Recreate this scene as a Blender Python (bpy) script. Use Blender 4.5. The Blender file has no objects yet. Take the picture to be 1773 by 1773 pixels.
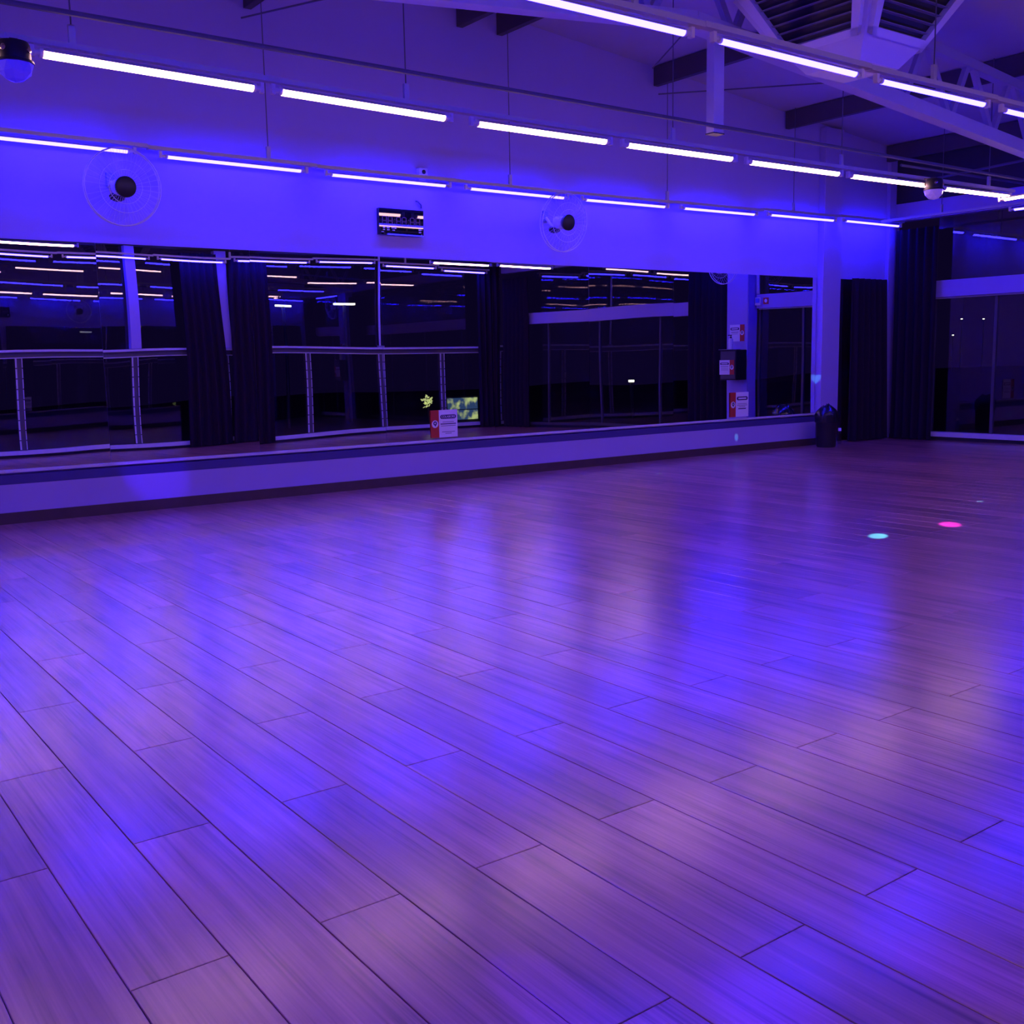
import bpy, bmesh, math, random
from mathutils import Vector, Matrix
random.seed(7)
SC = bpy.context.scene
COL = SC.collection

# ------------------------------------------------------------------ camera
F, YAW, PITCH, ROLL, CH = 1822.57, math.radians(36.457), math.radians(8.2165), math.radians(1.0884), 1.227
IC = 886.5
def _cam():
    cy, sy, cp, sp = math.cos(YAW), math.sin(YAW), math.cos(PITCH), math.sin(PITCH)
    fw = Vector((sy*cp, cy*cp, -sp)); r = Vector((cy, -sy, 0)); d = fw.cross(r)
    cr, sr = math.cos(ROLL), math.sin(ROLL)
    return r*cr + d*sr, d*cr - r*sr, fw
CR, CD, CF = _cam()
cam = bpy.data.cameras.new('camera'); camo = bpy.data.objects.new('camera', cam); COL.objects.link(camo)
m = Matrix((CR, -CD, -CF)).transposed().to_4x4(); m.translation = Vector((0, 0, CH))
camo.matrix_world = m
cam.sensor_fit = 'HORIZONTAL'; cam.sensor_width = 36.0; cam.lens = F/1773*36.0
cam.clip_start = 0.05; cam.clip_end = 200
SC.camera = camo
def ray(px, py): return CR*((px-IC)/F) + CD*((py-IC)/F) + CF
def at_y(px, py, y):
    d = ray(px, py)*1.0; d *= y/d.y; d.z += CH; return d
def at_x(px, py, x):
    d = ray(px, py)*1.0; d *= x/d.x; d.z += CH; return d
def at_z(px, py, z):
    d = ray(px, py)*1.0; d *= (z-CH)/d.z; d.z += CH; return d

# ------------------------------------------------------------------ world and exposure
W = bpy.data.worlds.new('night'); SC.world = W; W.use_nodes = True
W.node_tree.nodes['Background'].inputs[0].default_value = (0.0040, 0.0015, 0.0190, 1)
W.node_tree.nodes['Background'].inputs[1].default_value = 1.0
vs = SC.view_settings
vs.view_transform = 'Standard'; vs.look = 'None'; vs.exposure = 0.0; vs.gamma = 1.0; vs.use_curve_mapping = False
SC.cycles.sample_clamp_indirect = 60.0
SC.cycles.max_bounces = 12; SC.cycles.glossy_bounces = 8; SC.cycles.transparent_max_bounces = 24
SC.cycles.blur_glossy = 0.03

WHITE_L = (21.0, 10.4, 11.6)        # radiance of the white tubes
BLUE_L = (1.35, 0.90, 104.0)       # radiance of the blue tubes

YM = 9.15          # mirror wall plane
YF = -0.40         # window wall plane
XE = 13.65         # end wall plane
XL = -0.80         # left wall plane
XR, ZR, SL = 6.43, 4.745, 0.093   # ridge and roof slope
def roof(x): return ZR - SL*abs(x-XR)

# ------------------------------------------------------------------ materials
MATS = {}
def mat(name, col, rough=0.6, metal=0.0, spec=0.5, var=0.12, scale=6.0, emit=None, es=0.0):
    if name in MATS: return MATS[name]
    M = bpy.data.materials.new(name); M.use_nodes = True; nt = M.node_tree; b = nt.nodes['Principled BSDF']
    b.inputs['Roughness'].default_value = rough; b.inputs['Metallic'].default_value = metal
    b.inputs['Specular IOR Level'].default_value = spec
    tc = nt.nodes.new('ShaderNodeTexCoord'); n = nt.nodes.new('ShaderNodeTexNoise'); n.inputs['Scale'].default_value = scale
    n.inputs['Detail'].default_value = 4
    nt.links.new(tc.outputs['Object'], n.inputs['Vector'])
    mx = nt.nodes.new('ShaderNodeMix'); mx.data_type = 'RGBA'
    mx.inputs[6].default_value = (*[c*(1-var) for c in col], 1); mx.inputs[7].default_value = (*[min(1, c*(1+var)) for c in col], 1)
    nt.links.new(n.outputs['Fac'], mx.inputs[0]); nt.links.new(mx.outputs[2], b.inputs['Base Color'])
    if emit:
        b.inputs['Emission Color'].default_value = (*emit, 1); b.inputs['Emission Strength'].default_value = es
    MATS[name] = M; return M
def emission(name, col):
    M = bpy.data.materials.new(name); M.use_nodes = True; nt = M.node_tree; nt.nodes.clear()
    o = nt.nodes.new('ShaderNodeOutputMaterial'); e = nt.nodes.new('ShaderNodeEmission')
    s = max(col); e.inputs[0].default_value = (*[c/s for c in col], 1); e.inputs[1].default_value = s
    nt.links.new(e.outputs[0], o.inputs[0]); MATS[name] = M; return M
def mirror_mat():
    M = bpy.data.materials.new('mirror'); M.use_nodes = True; nt = M.node_tree; nt.nodes.clear()
    o = nt.nodes.new('ShaderNodeOutputMaterial'); g = nt.nodes.new('ShaderNodeBsdfGlossy')
    g.inputs['Color'].default_value = (0.86, 0.87, 0.88, 1); g.inputs['Roughness'].default_value = 0.0
    nt.links.new(g.outputs[0], o.inputs[0]); return M
def glass_mat(name, ior=1.5, tint=(0.9, 0.92, 0.95), rough=0.0):
    M = bpy.data.materials.new(name); M.use_nodes = True; nt = M.node_tree; nt.nodes.clear()
    o = nt.nodes.new('ShaderNodeOutputMaterial'); g = nt.nodes.new('ShaderNodeBsdfGlossy'); t = nt.nodes.new('ShaderNodeBsdfTransparent')
    f = nt.nodes.new('ShaderNodeFresnel'); f.inputs[0].default_value = ior; mx = nt.nodes.new('ShaderNodeMixShader')
    g.inputs['Roughness'].default_value = rough; t.inputs[0].default_value = (*tint, 1)
    ge = nt.nodes.new('ShaderNodeNewGeometry'); sb = nt.nodes.new('ShaderNodeMath'); sb.operation = 'SUBTRACT'; sb.inputs[0].default_value = 1.0
    mu = nt.nodes.new('ShaderNodeMath'); mu.operation = 'MULTIPLY'; nt.links.new(ge.outputs['Backfacing'], sb.inputs[1])
    nt.links.new(sb.outputs[0], mu.inputs[0]); nt.links.new(f.outputs[0], mu.inputs[1])
    nt.links.new(mu.outputs[0], mx.inputs[0]); nt.links.new(t.outputs[0], mx.inputs[1]); nt.links.new(g.outputs[0], mx.inputs[2])
    nt.links.new(mx.outputs[0], o.inputs[0]); return M
def floor_mat():
    M = bpy.data.materials.new('wood_vinyl'); M.use_nodes = True; nt = M.node_tree; N = nt.nodes; L = nt.links
    b = N['Principled BSDF']
    oi = N.new('ShaderNodeObjectInfo'); ge = N.new('ShaderNodeNewGeometry')
    ad = N.new('ShaderNodeMath'); ad.operation = 'ADD'; L.new(oi.outputs['Random'], ad.inputs[0]); L.new(ge.outputs['Random Per Island'], ad.inputs[1])
    fr = N.new('ShaderNodeMath'); fr.operation = 'FRACT'; L.new(ad.outputs[0], fr.inputs[0])
    off = N.new('ShaderNodeCombineXYZ')
    ml = N.new('ShaderNodeMath'); ml.operation = 'MULTIPLY'; ml.inputs[1].default_value = 37.0; L.new(fr.outputs[0], ml.inputs[0])
    L.new(ml.outputs[0], off.inputs['X']); L.new(ml.outputs[0], off.inputs['Z'])
    va = N.new('ShaderNodeVectorMath'); va.operation = 'ADD'; L.new(ge.outputs['Position'], va.inputs[0]); L.new(off.outputs[0], va.inputs[1])
    def stretched(sx, sy, sc, det, dist):
        mp = N.new('ShaderNodeMapping'); mp.inputs['Scale'].default_value = (sx, sy, 1); L.new(va.outputs[0], mp.inputs[0])
        n = N.new('ShaderNodeTexNoise'); n.inputs['Scale'].default_value = sc; n.inputs['Detail'].default_value = det
        n.inputs['Distortion'].default_value = dist; L.new(mp.outputs[0], n.inputs['Vector']); return n
    n1 = stretched(9, 0.30, 3.0, 6, 0.35)      # broad grain
    n2 = stretched(48, 0.8, 3.0, 3, 0.2)      # fine fibres
    n3 = stretched(3.5, 0.9, 2.2, 2, 0.2)     # knots and clouds
    mm = N.new('ShaderNodeMix'); mm.data_type = 'FLOAT'; mm.inputs[0].default_value = 0.4; L.new(n1.outputs['Fac'], mm.inputs[2]); L.new(n2.outputs['Fac'], mm.inputs[3])
    m2 = N.new('ShaderNodeMix'); m2.data_type = 'FLOAT'; m2.inputs[0].default_value = 0.3; L.new(mm.outputs[0], m2.inputs[2]); L.new(n3.outputs['Fac'], m2.inputs[3])
    cr = N.new('ShaderNodeValToRGB'); e = cr.color_ramp.elements
    e[0].position = 0.34; e[0].color = (0.17, 0.06, 0.04, 1); e[1].position = 0.66; e[1].color = (0.72, 0.33, 0.25, 1)
    k = cr.color_ramp.elements.new(0.47); k.color = (0.47, 0.20, 0.155, 1)
    L.new(m2.outputs[0], cr.inputs[0])
    hs = N.new('ShaderNodeHueSaturation'); L.new(cr.outputs[0], hs.inputs['Color'])
    mr = N.new('ShaderNodeMapRange'); mr.inputs['To Min'].default_value = 0.78; mr.inputs['To Max'].default_value = 1.22
    L.new(fr.outputs[0], mr.inputs[0]); L.new(mr.outputs[0], hs.inputs['Value']); L.new(hs.outputs[0], b.inputs['Base Color'])
    r2 = N.new('ShaderNodeMapRange'); r2.inputs['To Min'].default_value = 0.26; r2.inputs['To Max'].default_value = 0.40
    L.new(m2.outputs[0], r2.inputs[0]); L.new(r2.outputs[0], b.inputs['Roughness'])
    b.inputs['Specular IOR Level'].default_value = 0.6
    b.inputs['Coat Weight'].default_value = 1.0; b.inputs['Coat Roughness'].default_value = 0.20; b.inputs['Coat IOR'].default_value = 1.72
    bp = N.new('ShaderNodeBump'); bp.inputs['Strength'].default_value = 0.12; bp.inputs['Distance'].default_value = 0.002
    L.new(m2.outputs[0], bp.inputs['Height']); L.new(bp.outputs[0], b.inputs['Normal'])
    return M
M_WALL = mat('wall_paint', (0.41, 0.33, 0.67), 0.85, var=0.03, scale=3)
M_ROOF = mat('roof_sheet', (0.45, 0.41, 0.52), 0.7, var=0.06, scale=2)
M_DARKWALL = mat('dark_wall_paint', (0.05, 0.05, 0.06), 0.8)
M_STEEL = mat('dark_steel', (0.10, 0.09, 0.10), 0.6, 0.2)
M_BEAM = mat('white_steel', (0.66, 0.65, 0.68), 0.55, var=0.05)
M_ROD = mat('rod_steel', (0.13, 0.12, 0.16), 0.6)
M_ALU = mat('aluminium', (0.55, 0.55, 0.56), 0.45, 0.3, var=0.06)
M_WPLAST = mat('white_plastic', (0.78, 0.78, 0.76), 0.4, var=0.03)
M_BLACK = mat('black_plastic', (0.012, 0.012, 0.014), 0.45)
M_BLACKG = mat('black_gloss', (0.008, 0.008, 0.010), 0.012, spec=0.8, var=0.02)
M_CLOTH = mat('black_curtain', (0.022, 0.012, 0.028), 0.95, spec=0.15, scale=30)
M_TRIM = mat('pale_trim', (0.62, 0.60, 0.66), 0.4, var=0.04)
M_BAND = mat('dark_blue_band', (0.06, 0.045, 0.22), 0.55, var=0.05)
M_BASE = mat('baseboard_wood', (0.075, 0.045, 0.038), 0.5, var=0.25, scale=9)
M_SUB = mat('joint_dark', (0.02, 0.012, 0.012), 0.9)
M_RED = mat('orange_red_print', (0.55, 0.05, 0.02), 0.5, var=0.05)
M_PAPER = mat('sign_white', (0.85, 0.84, 0.86), 0.5, var=0.02)
M_INK = mat('dark_print', (0.05, 0.03, 0.10), 0.5)
M_SEG = mat('unlit_red_segment', (0.20, 0.09, 0.12), 0.4, var=0.05)
M_GREY = mat('mid_grey', (0.25, 0.25, 0.27), 0.5)
M_ASPH = mat('asphalt', (0.03, 0.03, 0.03), 0.9)
M_WOOD = floor_mat(); M_MIRROR = mirror_mat(); M_GLASS = glass_mat('window_glass', 2.0)
M_BLADE = glass_mat('clear_blade', 1.25, (0.96, 0.96, 0.98), 0.2)
M_CLEAR = glass_mat('clear_plastic', 1.45, (0.75, 0.75, 0.9), 0.1)
M_TW = emission('white_tube', WHITE_L); M_TB = emission('blue_tube', BLUE_L)

# ------------------------------------------------------------------ mesh helpers
class MB:
    def __init__(s): s.v = []; s.f = []
    def add(s, vs, fs):
        o = len(s.v); s.v += [tuple(v) for v in vs]; s.f += [[i+o for i in f] for f in fs]; return s
    def box(s, a, b):
        x0, y0, z0 = [min(p, q) for p, q in zip(a, b)]; x1, y1, z1 = [max(p, q) for p, q in zip(a, b)]
        return s.add([(x0,y0,z0),(x1,y0,z0),(x1,y1,z0),(x0,y1,z0),(x0,y0,z1),(x1,y0,z1),(x1,y1,z1),(x0,y1,z1)],
                     [(0,3,2,1),(4,5,6,7),(0,1,5,4),(1,2,6,5),(2,3,7,6),(3,0,4,7)])
    def obox(s, p, ax, ay, az):   # oriented box: corner p, edge vectors
        p, ax, ay, az = map(Vector, (p, ax, ay, az))
        return s.add([p, p+ax, p+ax+ay, p+ay, p+az, p+ax+az, p+ax+ay+az, p+ay+az],
                     [(0,3,2,1),(4,5,6,7),(0,1,5,4),(1,2,6,5),(2,3,7,6),(3,0,4,7)])
    def cyl(s, a, b, r, n=12, r2=None):
        a, b = Vector(a), Vector(b); r2 = r if r2 is None else r2
        d = (b-a).normalized(); u = d.orthogonal().normalized(); w = d.cross(u)
        vs = [a+(u*math.cos(2*math.pi*i/n)+w*math.sin(2*math.pi*i/n))*r for i in range(n)]
        vs += [b+(u*math.cos(2*math.pi*i/n)+w*math.sin(2*math.pi*i/n))*r2 for i in range(n)]
        return s.add(vs, [(i, (i+1) % n, n+(i+1) % n, n+i) for i in range(n)] + [tuple(range(n-1, -1, -1)), tuple(range(n, 2*n))])
    def beam(s, a, b, w, hgt, up=(0,0,1)):   # rectangular bar, a/b on the axis
        a, b = Vector(a), Vector(b); d = (b-a).normalized(); sd = d.cross(Vector(up)).normalized(); u = sd.cross(d)
        vs = [p+sd*i*w/2+u*j*hgt/2 for p in (a, b) for i, j in ((-1,-1),(1,-1),(1,1),(-1,1))]
        return s.add(vs, [(0,1,2,3),(7,6,5,4),(0,4,5,1),(1,5,6,2),(2,6,7,3),(3,7,4,0)])
    def lathe(s, prof, c, axis=(0,0,1), n=24):   # prof: (r, t) along axis
        c = Vector(c); d = Vector(axis).normalized(); u = d.orthogonal().normalized(); w = d.cross(u); vs = []
        for r, t in prof:
            vs += [c+d*t+(u*math.cos(2*math.pi*i/n)+w*math.sin(2*math.pi*i/n))*max(r, 1e-4) for i in range(n)]
        fs = [(k*n+i, k*n+(i+1) % n, (k+1)*n+(i+1) % n, (k+1)*n+i) for k in range(len(prof)-1) for i in range(n)]
        return s.add(vs, fs + [tuple(range(n-1, -1, -1)), tuple(range((len(prof)-1)*n, len(prof)*n))])
    def prism(s, poly, ext):   # poly 3d points, ext vector
        e = Vector(ext); n = len(poly); vs = [Vector(p) for p in poly] + [Vector(p)+e for p in poly]
        return s.add(vs, [tuple(range(n-1, -1, -1)), tuple(range(n, 2*n))] + [(i, (i+1) % n, n+(i+1) % n, n+i) for i in range(n)])
    def torus(s, c, axis, R, r, n=40, k=6):
        c = Vector(c); d = Vector(axis).normalized(); u = d.orthogonal().normalized(); w = d.cross(u); vs = []
        for i in range(n):
            a = 2*math.pi*i/n; e = u*math.cos(a)+w*math.sin(a)
            for j in range(k):
                b = 2*math.pi*j/k; vs.append(c+e*(R+r*math.cos(b))+d*r*math.sin(b))
        return s.add(vs, [(i*k+j, ((i+1) % n)*k+j, ((i+1) % n)*k+(j+1) % k, i*k+(j+1) % k) for i in range(n) for j in range(k)])
    def build(s, name, material, parent=None, smooth=False, bevel=0):
        me = bpy.data.meshes.new(name); me.from_pydata(s.v, [], s.f); me.materials.append(material)
        bm = bmesh.new(); bm.from_mesh(me); bmesh.ops.recalc_face_normals(bm, faces=bm.faces)
        if bevel: bmesh.ops.bevel(bm, geom=bm.edges[:], offset=bevel, segments=2, affect='EDGES', profile=0.5)
        bm.to_mesh(me); bm.free()
        if smooth:
            for p in me.polygons: p.use_smooth = True
            me.set_sharp_from_angle(angle=math.radians(40))
        o = bpy.data.objects.new(name, me); COL.objects.link(o)
        if parent is not None:
            o.parent = parent; o.location = -parent.location if False else (0, 0, 0)
            o.matrix_parent_inverse = Matrix.Identity(4)
            me.transform(parent.matrix_world.inverted() if False else Matrix.Translation(-ROOTLOC.get(parent.name, Vector((0,0,0)))))
            ROOTLOC[o.name] = ROOTLOC.get(parent.name, Vector((0,0,0)))
        else: ROOTLOC[o.name] = Vector((0,0,0))
        return o
ROOTLOC = {}
def tag(o, label=None, cat=None, group=None, kind=None):
    if label: o['label'] = label
    if cat: o['category'] = cat
    if group: o['group'] = group
    if kind: o['kind'] = kind
    return o
def thing(name, loc, label=None, cat=None, group=None, kind=None):
    o = bpy.data.objects.new(name, None); COL.objects.link(o); o.location = loc; o.empty_display_size = 0.1
    ROOTLOC[o.name] = Vector(loc)
    return tag(o, label, cat, group, kind)
def copy_tree(o, parent=None):
    c = o.copy(); COL.objects.link(c); ROOTLOC[c.name] = ROOTLOC.get(o.name, Vector((0,0,0)))
    if parent is not None: c.parent = parent
    for ch in list(o.children): copy_tree(ch, c)
    return c
def struct(o): o['kind'] = 'structure'; return o

# ------------------------------------------------------------------ floor with single planks
sub = struct(MB().box((XL-0.2, YF-0.2, -0.12), (XE+0.2, YM+0.2, -0.004)).build('floor', M_SUB))
PW, PLN = 0.2072, 1.335
def plank_mb(w, l):
    g = 0.0008; c = 0.0018; t = 0.006; b = MB()
    x0, x1, y0, y1 = g, w-g, g, l-g
    vs = [(x0,y0,-t),(x1,y0,-t),(x1,y1,-t),(x0,y1,-t),(x0,y0,-c*.6),(x1,y0,-c*.6),(x1,y1,-c*.6),(x0,y1,-c*.6),
          (x0+c,y0+c,0),(x1-c,y0+c,0),(x1-c,y1-c,0),(x0+c,y1-c,0)]
    return b.add(vs, [(0,1,5,4),(1,2,6,5),(2,3,7,6),(3,0,4,7),(4,5,9,8),(5,6,10,9),(6,7,11,10),(7,4,8,11),(8,9,10,11)])
planks = []
x = 0.525 - 7*PW; k = -7
while x < XE-0.02:
    y = 2.02 + (0 if k % 2 == 0 else PLN/2) + random.uniform(-.012, .012) - 4*PLN
    x1 = min(x+PW, XE)
    while y < YM:
        a, b = max(y, YF), min(y+PLN, YM)
        if b-a > 0.03: planks.append((x, a, x1-x, b-a))
        y += PLN
    x += PW; k += 1
def plank_px(p):
    c = Vector((p[0]+p[2]/2, p[1]+p[3]/2, -CH)); z = c.dot(CF)
    if z < 0.3: return 0
    u, v = F*c.dot(CR)/z, F*c.dot(CD)/z
    if abs(u) > 1050 or abs(v) > 1150: return 0
    return p[2]*p[3]*CH/z**3
planks.sort(key=plank_px, reverse=True)
pm = {}
for i, p in enumerate(planks[:300]):
    key = (round(p[2], 3), round(p[3], 3))
    if key not in pm:
        o = plank_mb(*key).build('plank', M_WOOD); pm[key] = o.data
    else:
        o = bpy.data.objects.new('plank', pm[key]); COL.objects.link(o)
    o.parent = sub; o.location = (p[0], p[1], 0)
rest = MB()
for p in planks[300:]:
    q = plank_mb(p[2], p[3]); rest.add([(a+p[0], b+p[1], c) for a, b, c in q.v], q.f)
ro = rest.build('outlying_planks', M_WOOD, sub); ro['kind'] = 'stuff'

# ------------------------------------------------------------------ walls and ceiling
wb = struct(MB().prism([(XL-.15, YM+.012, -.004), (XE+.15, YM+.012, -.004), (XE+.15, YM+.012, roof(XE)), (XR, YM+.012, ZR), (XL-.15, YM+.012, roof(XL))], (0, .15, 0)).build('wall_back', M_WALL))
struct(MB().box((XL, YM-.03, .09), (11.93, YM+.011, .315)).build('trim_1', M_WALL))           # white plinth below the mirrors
struct(MB().box((XL, YM-.022, .316), (11.93, YM+.011, .392)).build('trim_2', M_BAND))          # dark band
struct(MB().box((XL, YM-.045, .410), (11.93, YM+.011, .432)).build('trim_3', M_TRIM))          # shelf strip carrying the mirrors
struct(MB().box((XL, YM-.045, 0), (11.93, YM+.011, .089)).build('baseboard_back', M_BASE))
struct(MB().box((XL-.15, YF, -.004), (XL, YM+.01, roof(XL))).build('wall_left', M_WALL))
rf = MB()
for xa, xb in ((XL-.2, XR), (XR, XE+.2)):
    rf.prism([(xa, YF-.2, roof(xa)+.004), (xb, YF-.2, roof(xb)+.004), (xb, YF-.2, roof(xb)+.08), (xa, YF-.2, roof(xa)+.08)], (0, YM+.4-YF, 0))
ce = struct(rf.build('ceiling', M_ROOF))
for px in (-.45, 1.72, 3.95, 6.18, 6.67, 8.88, 11.21, 13.40):
    b = MB(); zt = roof(px)-.002-SL*.06; y0, y1 = YF, YM-.02
    b.box((px-.004, y0, zt-.21), (px+.004, y1, zt)); b.box((px, y0, zt-.21), (px+.065, y1, zt-.203)); b.box((px, y0, zt-.012), (px+.055, y1, zt))
    b.box((px+.058, y0, zt-.21), (px+.065, y1, zt-.185))
    b.build('purlin', M_STEEL, ce)

# end wall on the right: header, sill, dark infill
we = MB()
we.box((XE, YF, 3.32), (XE+.12, YM+.01, roof(XE)-.002)).box((XE, YF, -.004), (XE+.12, YM+.01, .05))
struct(we.build('wall_right', M_DARKWALL))
struct(MB().box((XE-.03, YF, 3.07), (XE+.12, YM+.01, 3.31)).build('trim_4', M_WALL))           # pale lintel beam
struct(MB().box((XE-.06, 6.68, 1.975), (XE+.08, 8.50, 2.20)).build('trim_5', M_WALL))          # window transom beams
struct(MB().box((XE-.06, YF+.2, 1.94), (XE+.08, 6.20, 2.17)).build('trim_6', M_WALL))
# window wall behind the camera
struct(MB().box((XL, YF-.12, 3.28), (XE, YF, roof(XL)+.004)).prism([(XL, YF-.12, roof(XL)+.005), (XE, YF-.12, roof(XE)+.005), (XR, YF-.12, ZR)], (0, .12, 0)).box((XL, YF-.12, -.004), (XE, YF, .045)).build('wall_front', M_DARKWALL))

# columns
def column(x0, y0, x1, y1, z1, label, z0=0):
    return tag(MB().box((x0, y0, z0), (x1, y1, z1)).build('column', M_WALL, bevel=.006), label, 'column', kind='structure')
column(11.95, YM-.09, 12.33, YM+.011, 4.18, 'white square column at the end of the mirrors behind the black bin')
column(13.47, YM-.05, 13.62, YM+.011, 4.05, 'narrow white corner column beside the black curtain')
column(13.42, 6.22, 13.64, 6.66, 3.06, 'white column between the end wall windows carrying warning signs')
column(5.64, YF-.02, 5.81, YF+.12, 3.27, 'narrow white pillar rising above the window rail', 1.537)
column(7.22, YF-.02, 7.44, YF+.12, 3.27, 'white pillar between two drawn black curtains', 1.537)

# mirror panels: slightly bowed and wavy sheets
MB_TOP, MB_BOT = 2.243, 0.434
def mirror_panel(x0, x1, seed, amp=1.0, zb=None):
    MB_BOT = .434 if zb is None else zb
    rnd = random.Random(seed); nx, nz = 10, 16
    a1, a2, a3, a4 = [rnd.uniform(-1, 1) for _ in range(4)]; ph = rnd.uniform(0, 6.28); ph2 = rnd.uniform(0, 6.28)
    vs = []; fs = []
    for j in range(nz+1):
        t = j/nz; z = MB_BOT+(MB_TOP-MB_BOT)*t
        for i in range(nx+1):
            s = i/nx; X = x0+.0012+(x1-x0-.0024)*s; u = s-.5
            bow = .0052*max(0, 1-t*1.9)**2
            wv = .0009*a1*math.sin(2.2*s+ph)+.0007*a2*math.sin(4.2*t+ph2)+.0010*a3*u*(t-.3)+.0006*a4*math.sin(6*t+3*s+ph)
            vs.append((X, YM-.004-bow-amp*wv, z))
    for j in range(nz):
        for i in range(nx):
            a = j*(nx+1)+i; fs.append((a, a+1, a+nx+2, a+nx+1))
    n = len(vs); vs2 = vs + [(x, YM+.006, z) for x, y, z in vs]
    fs2 = [f for f in fs] + [tuple(reversed([i+n for i in f])) for f in fs]
    ring = [i for i in range(nx+1)] + [j*(nx+1)+nx for j in range(1, nz+1)] + [nz*(nx+1)+i for i in range(nx-1, -1, -1)] + [j*(nx+1) for j in range(nz-1, 0, -1)]
    fs2 += [(ring[i], ring[(i+1) % len(ring)], ring[(i+1) % len(ring)]+n, ring[i]+n) for i in range(len(ring))]
    o = MB().add(vs2, fs2).build('mirror_panel', M_MIRROR, smooth=True)
    return o
xs = [XL, -.10, 1.222, 2.555, 3.888, 5.221, 6.554, 7.887, 9.220, 10.553, 11.93]
for i in range(len(xs)-1):
    nth = ['nearest', 'second from', 'third from', 'fourth from', 'fifth from', 'sixth from', 'seventh from', 'eighth from', 'ninth from', 'tenth from'][len(xs)-2-i]
    ext = {3: ' below the fan farther from the clock', 5: ' with the COLABORE sign at its foot', 6: ' below the fan nearer the clock'}.get(i, '')
    tag(mirror_panel(xs[i], xs[i+1], 11+i), f'tall mirror panel, {nth} the white column{ext}', 'mirror', 'mirror panels along the long wall')
mp = mirror_panel(12.335, 12.78, 91, .4, .012); tag(mp, 'narrow strip of mirror between the white column and the black curtain', 'mirror')

# ------------------------------------------------------------------ curtains
def curtain(x0, y0, x1, y1, z0, z1, n, label, group=None, pull=0.0, pull_side=1):
    rnd = random.Random(hash((round(x0, 2), round(y0, 2), n)) % 9999); A = Vector((x0, y0, 0)); B = Vector((x1, y1, 0)); d = (B-A); Ln = d.length; d.normalize(); nr = Vector((-d.y, d.x, 0))
    nu, nv = n*8, 8; vs = []; ph = [rnd.uniform(-.4, .4) for _ in range(n+1)]
    for th in (0, .004):
        for j in range(nv+1):
            t = j/nv; z = z0+(z1-z0)*t
            for i in range(nu+1):
                s = i/nu; fold = math.sin(2*math.pi*n*s + ph[int(s*n) if s < 1 else n]*(1-t)) * (.028+.018*(1-t))
                ss = s
                if pull: ss = (s*(1+pull*(1-t)) if pull_side > 0 else 1-(1-s)*(1+pull*(1-t)))
                p = A + d*(Ln*ss) + nr*(fold+th); vs.append((p.x, p.y, z))
    m = (nu+1)*(nv+1); fs = []
    for j in range(nv):
        for i in range(nu):
            a = j*(nu+1)+i; fs.append((a, a+1, a+nu+2, a+nu+1)); fs.append((m+a, m+a+nu+1, m+a+nu+2, m+a+1))
    for i in range(nu):
        fs.append((i, m+i, m+i+1, i+1)); b = nv*(nu+1)+i; fs.append((b, b+1, m+b+1, m+b))
    for j in range(nv):
        a = j*(nu+1); fs.append((a, a+nu+1, m+a+nu+1, m+a)); b = a+nu; fs.append((b, m+b, m+b+nu+1, b+nu+1))
    return tag(MB().add(vs, fs).build('curtain', M_CLOTH, smooth=True), label, 'curtain', group)
curtain(12.57, YM-.11, 13.35, YM-.11, .012, 2.25, 6, 'long black curtain hanging between the white column and the corner column', pull=.13)
curtain(XE-.16, 9.0, XE-.16, 8.36, .012, 2.93, 5, 'long black curtain hanging in the corner beside the end window')
curtain(XE-.16, 6.17, XE-.16, 5.28, .012, 2.93, 6, 'long black curtain drawn beside the column with warning signs')
curtain(XE-.16, .70, XE-.16, -.18, .012, 2.93, 6, 'black curtain at the far end of the window opposite the mirrors')
curtain(6.55, YF+.2, 7.22, YF+.2, .012, 3.2, 5, 'drawn black curtain on the window wall, between the narrow pillar and the wider pillar', 'curtains by the white pillar', pull=.16)
curtain(7.45, YF+.2, 8.16, YF+.2, .012, 3.2, 5, 'drawn black curtain on the window wall, between the wider pillar and the downpipe', 'curtains by the white pillar', pull=.14, pull_side=-1)
curtain(12.86, YF+.2, 13.42, YF+.2, .012, 3.2, 4, 'black curtain filling the corner of the window wall')

# ------------------------------------------------------------------ windows
# end wall window near the mirrors
w1 = thing('window_1', (XE, 7.58, 0), 'tall end wall window with a pale sill beside the corner curtain', None, None, 'structure')
MB().box((XE-.05, 6.68, .05), (XE+.08, 8.50, .115)).build('window_sill', M_TRIM, w1)
MB().box((XE+.0, 6.68, 1.955), (XE+.05, 8.50, 1.972)).build('window_frame', M_TRIM, w1)
for y in (6.70, 7.58, 8.47): MB().box((XE+.01, y-.02, .116), (XE+.05, y+.02, 1.954)).build('mullion', M_STEEL, w1)
for a, b in ((6.72, 7.56), (7.60, 8.45)): MB().box((XE+.027, a, .116), (XE+.033, b, 1.954)).build('pane', M_GLASS, w1)
MB().box((XE+.027, 6.70, 2.203), (XE+.033, 8.46, 3.06)).build('pane', M_GLASS, w1)
# end wall window, long bay
w3 = thing('window_2', (XE, 3, 0), 'long end wall window seen in the mirror behind dark glass', None, None, 'structure')
MB().box((XE-.04, YF+.02, .05), (XE+.08, 6.20, .10)).build('window_sill', M_STEEL, w3)
ys = [YF+.05, 1.15, 2.75, 4.4, 6.18]
for y in ys: MB().box((XE+.01, y-.02, .101), (XE+.05, y+.02, 1.935)).build('mullion', M_STEEL, w3)
for a, b in zip(ys[:-1], ys[1:]):
    MB().box((XE+.027, a+.022, .101), (XE+.033, b-.022, 1.935)).build('pane', M_GLASS, w3)
    MB().box((XE+.027, a+.002, 2.175), (XE+.033, b-.002, 3.06)).build('pane', M_GLASS, w3)
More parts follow.
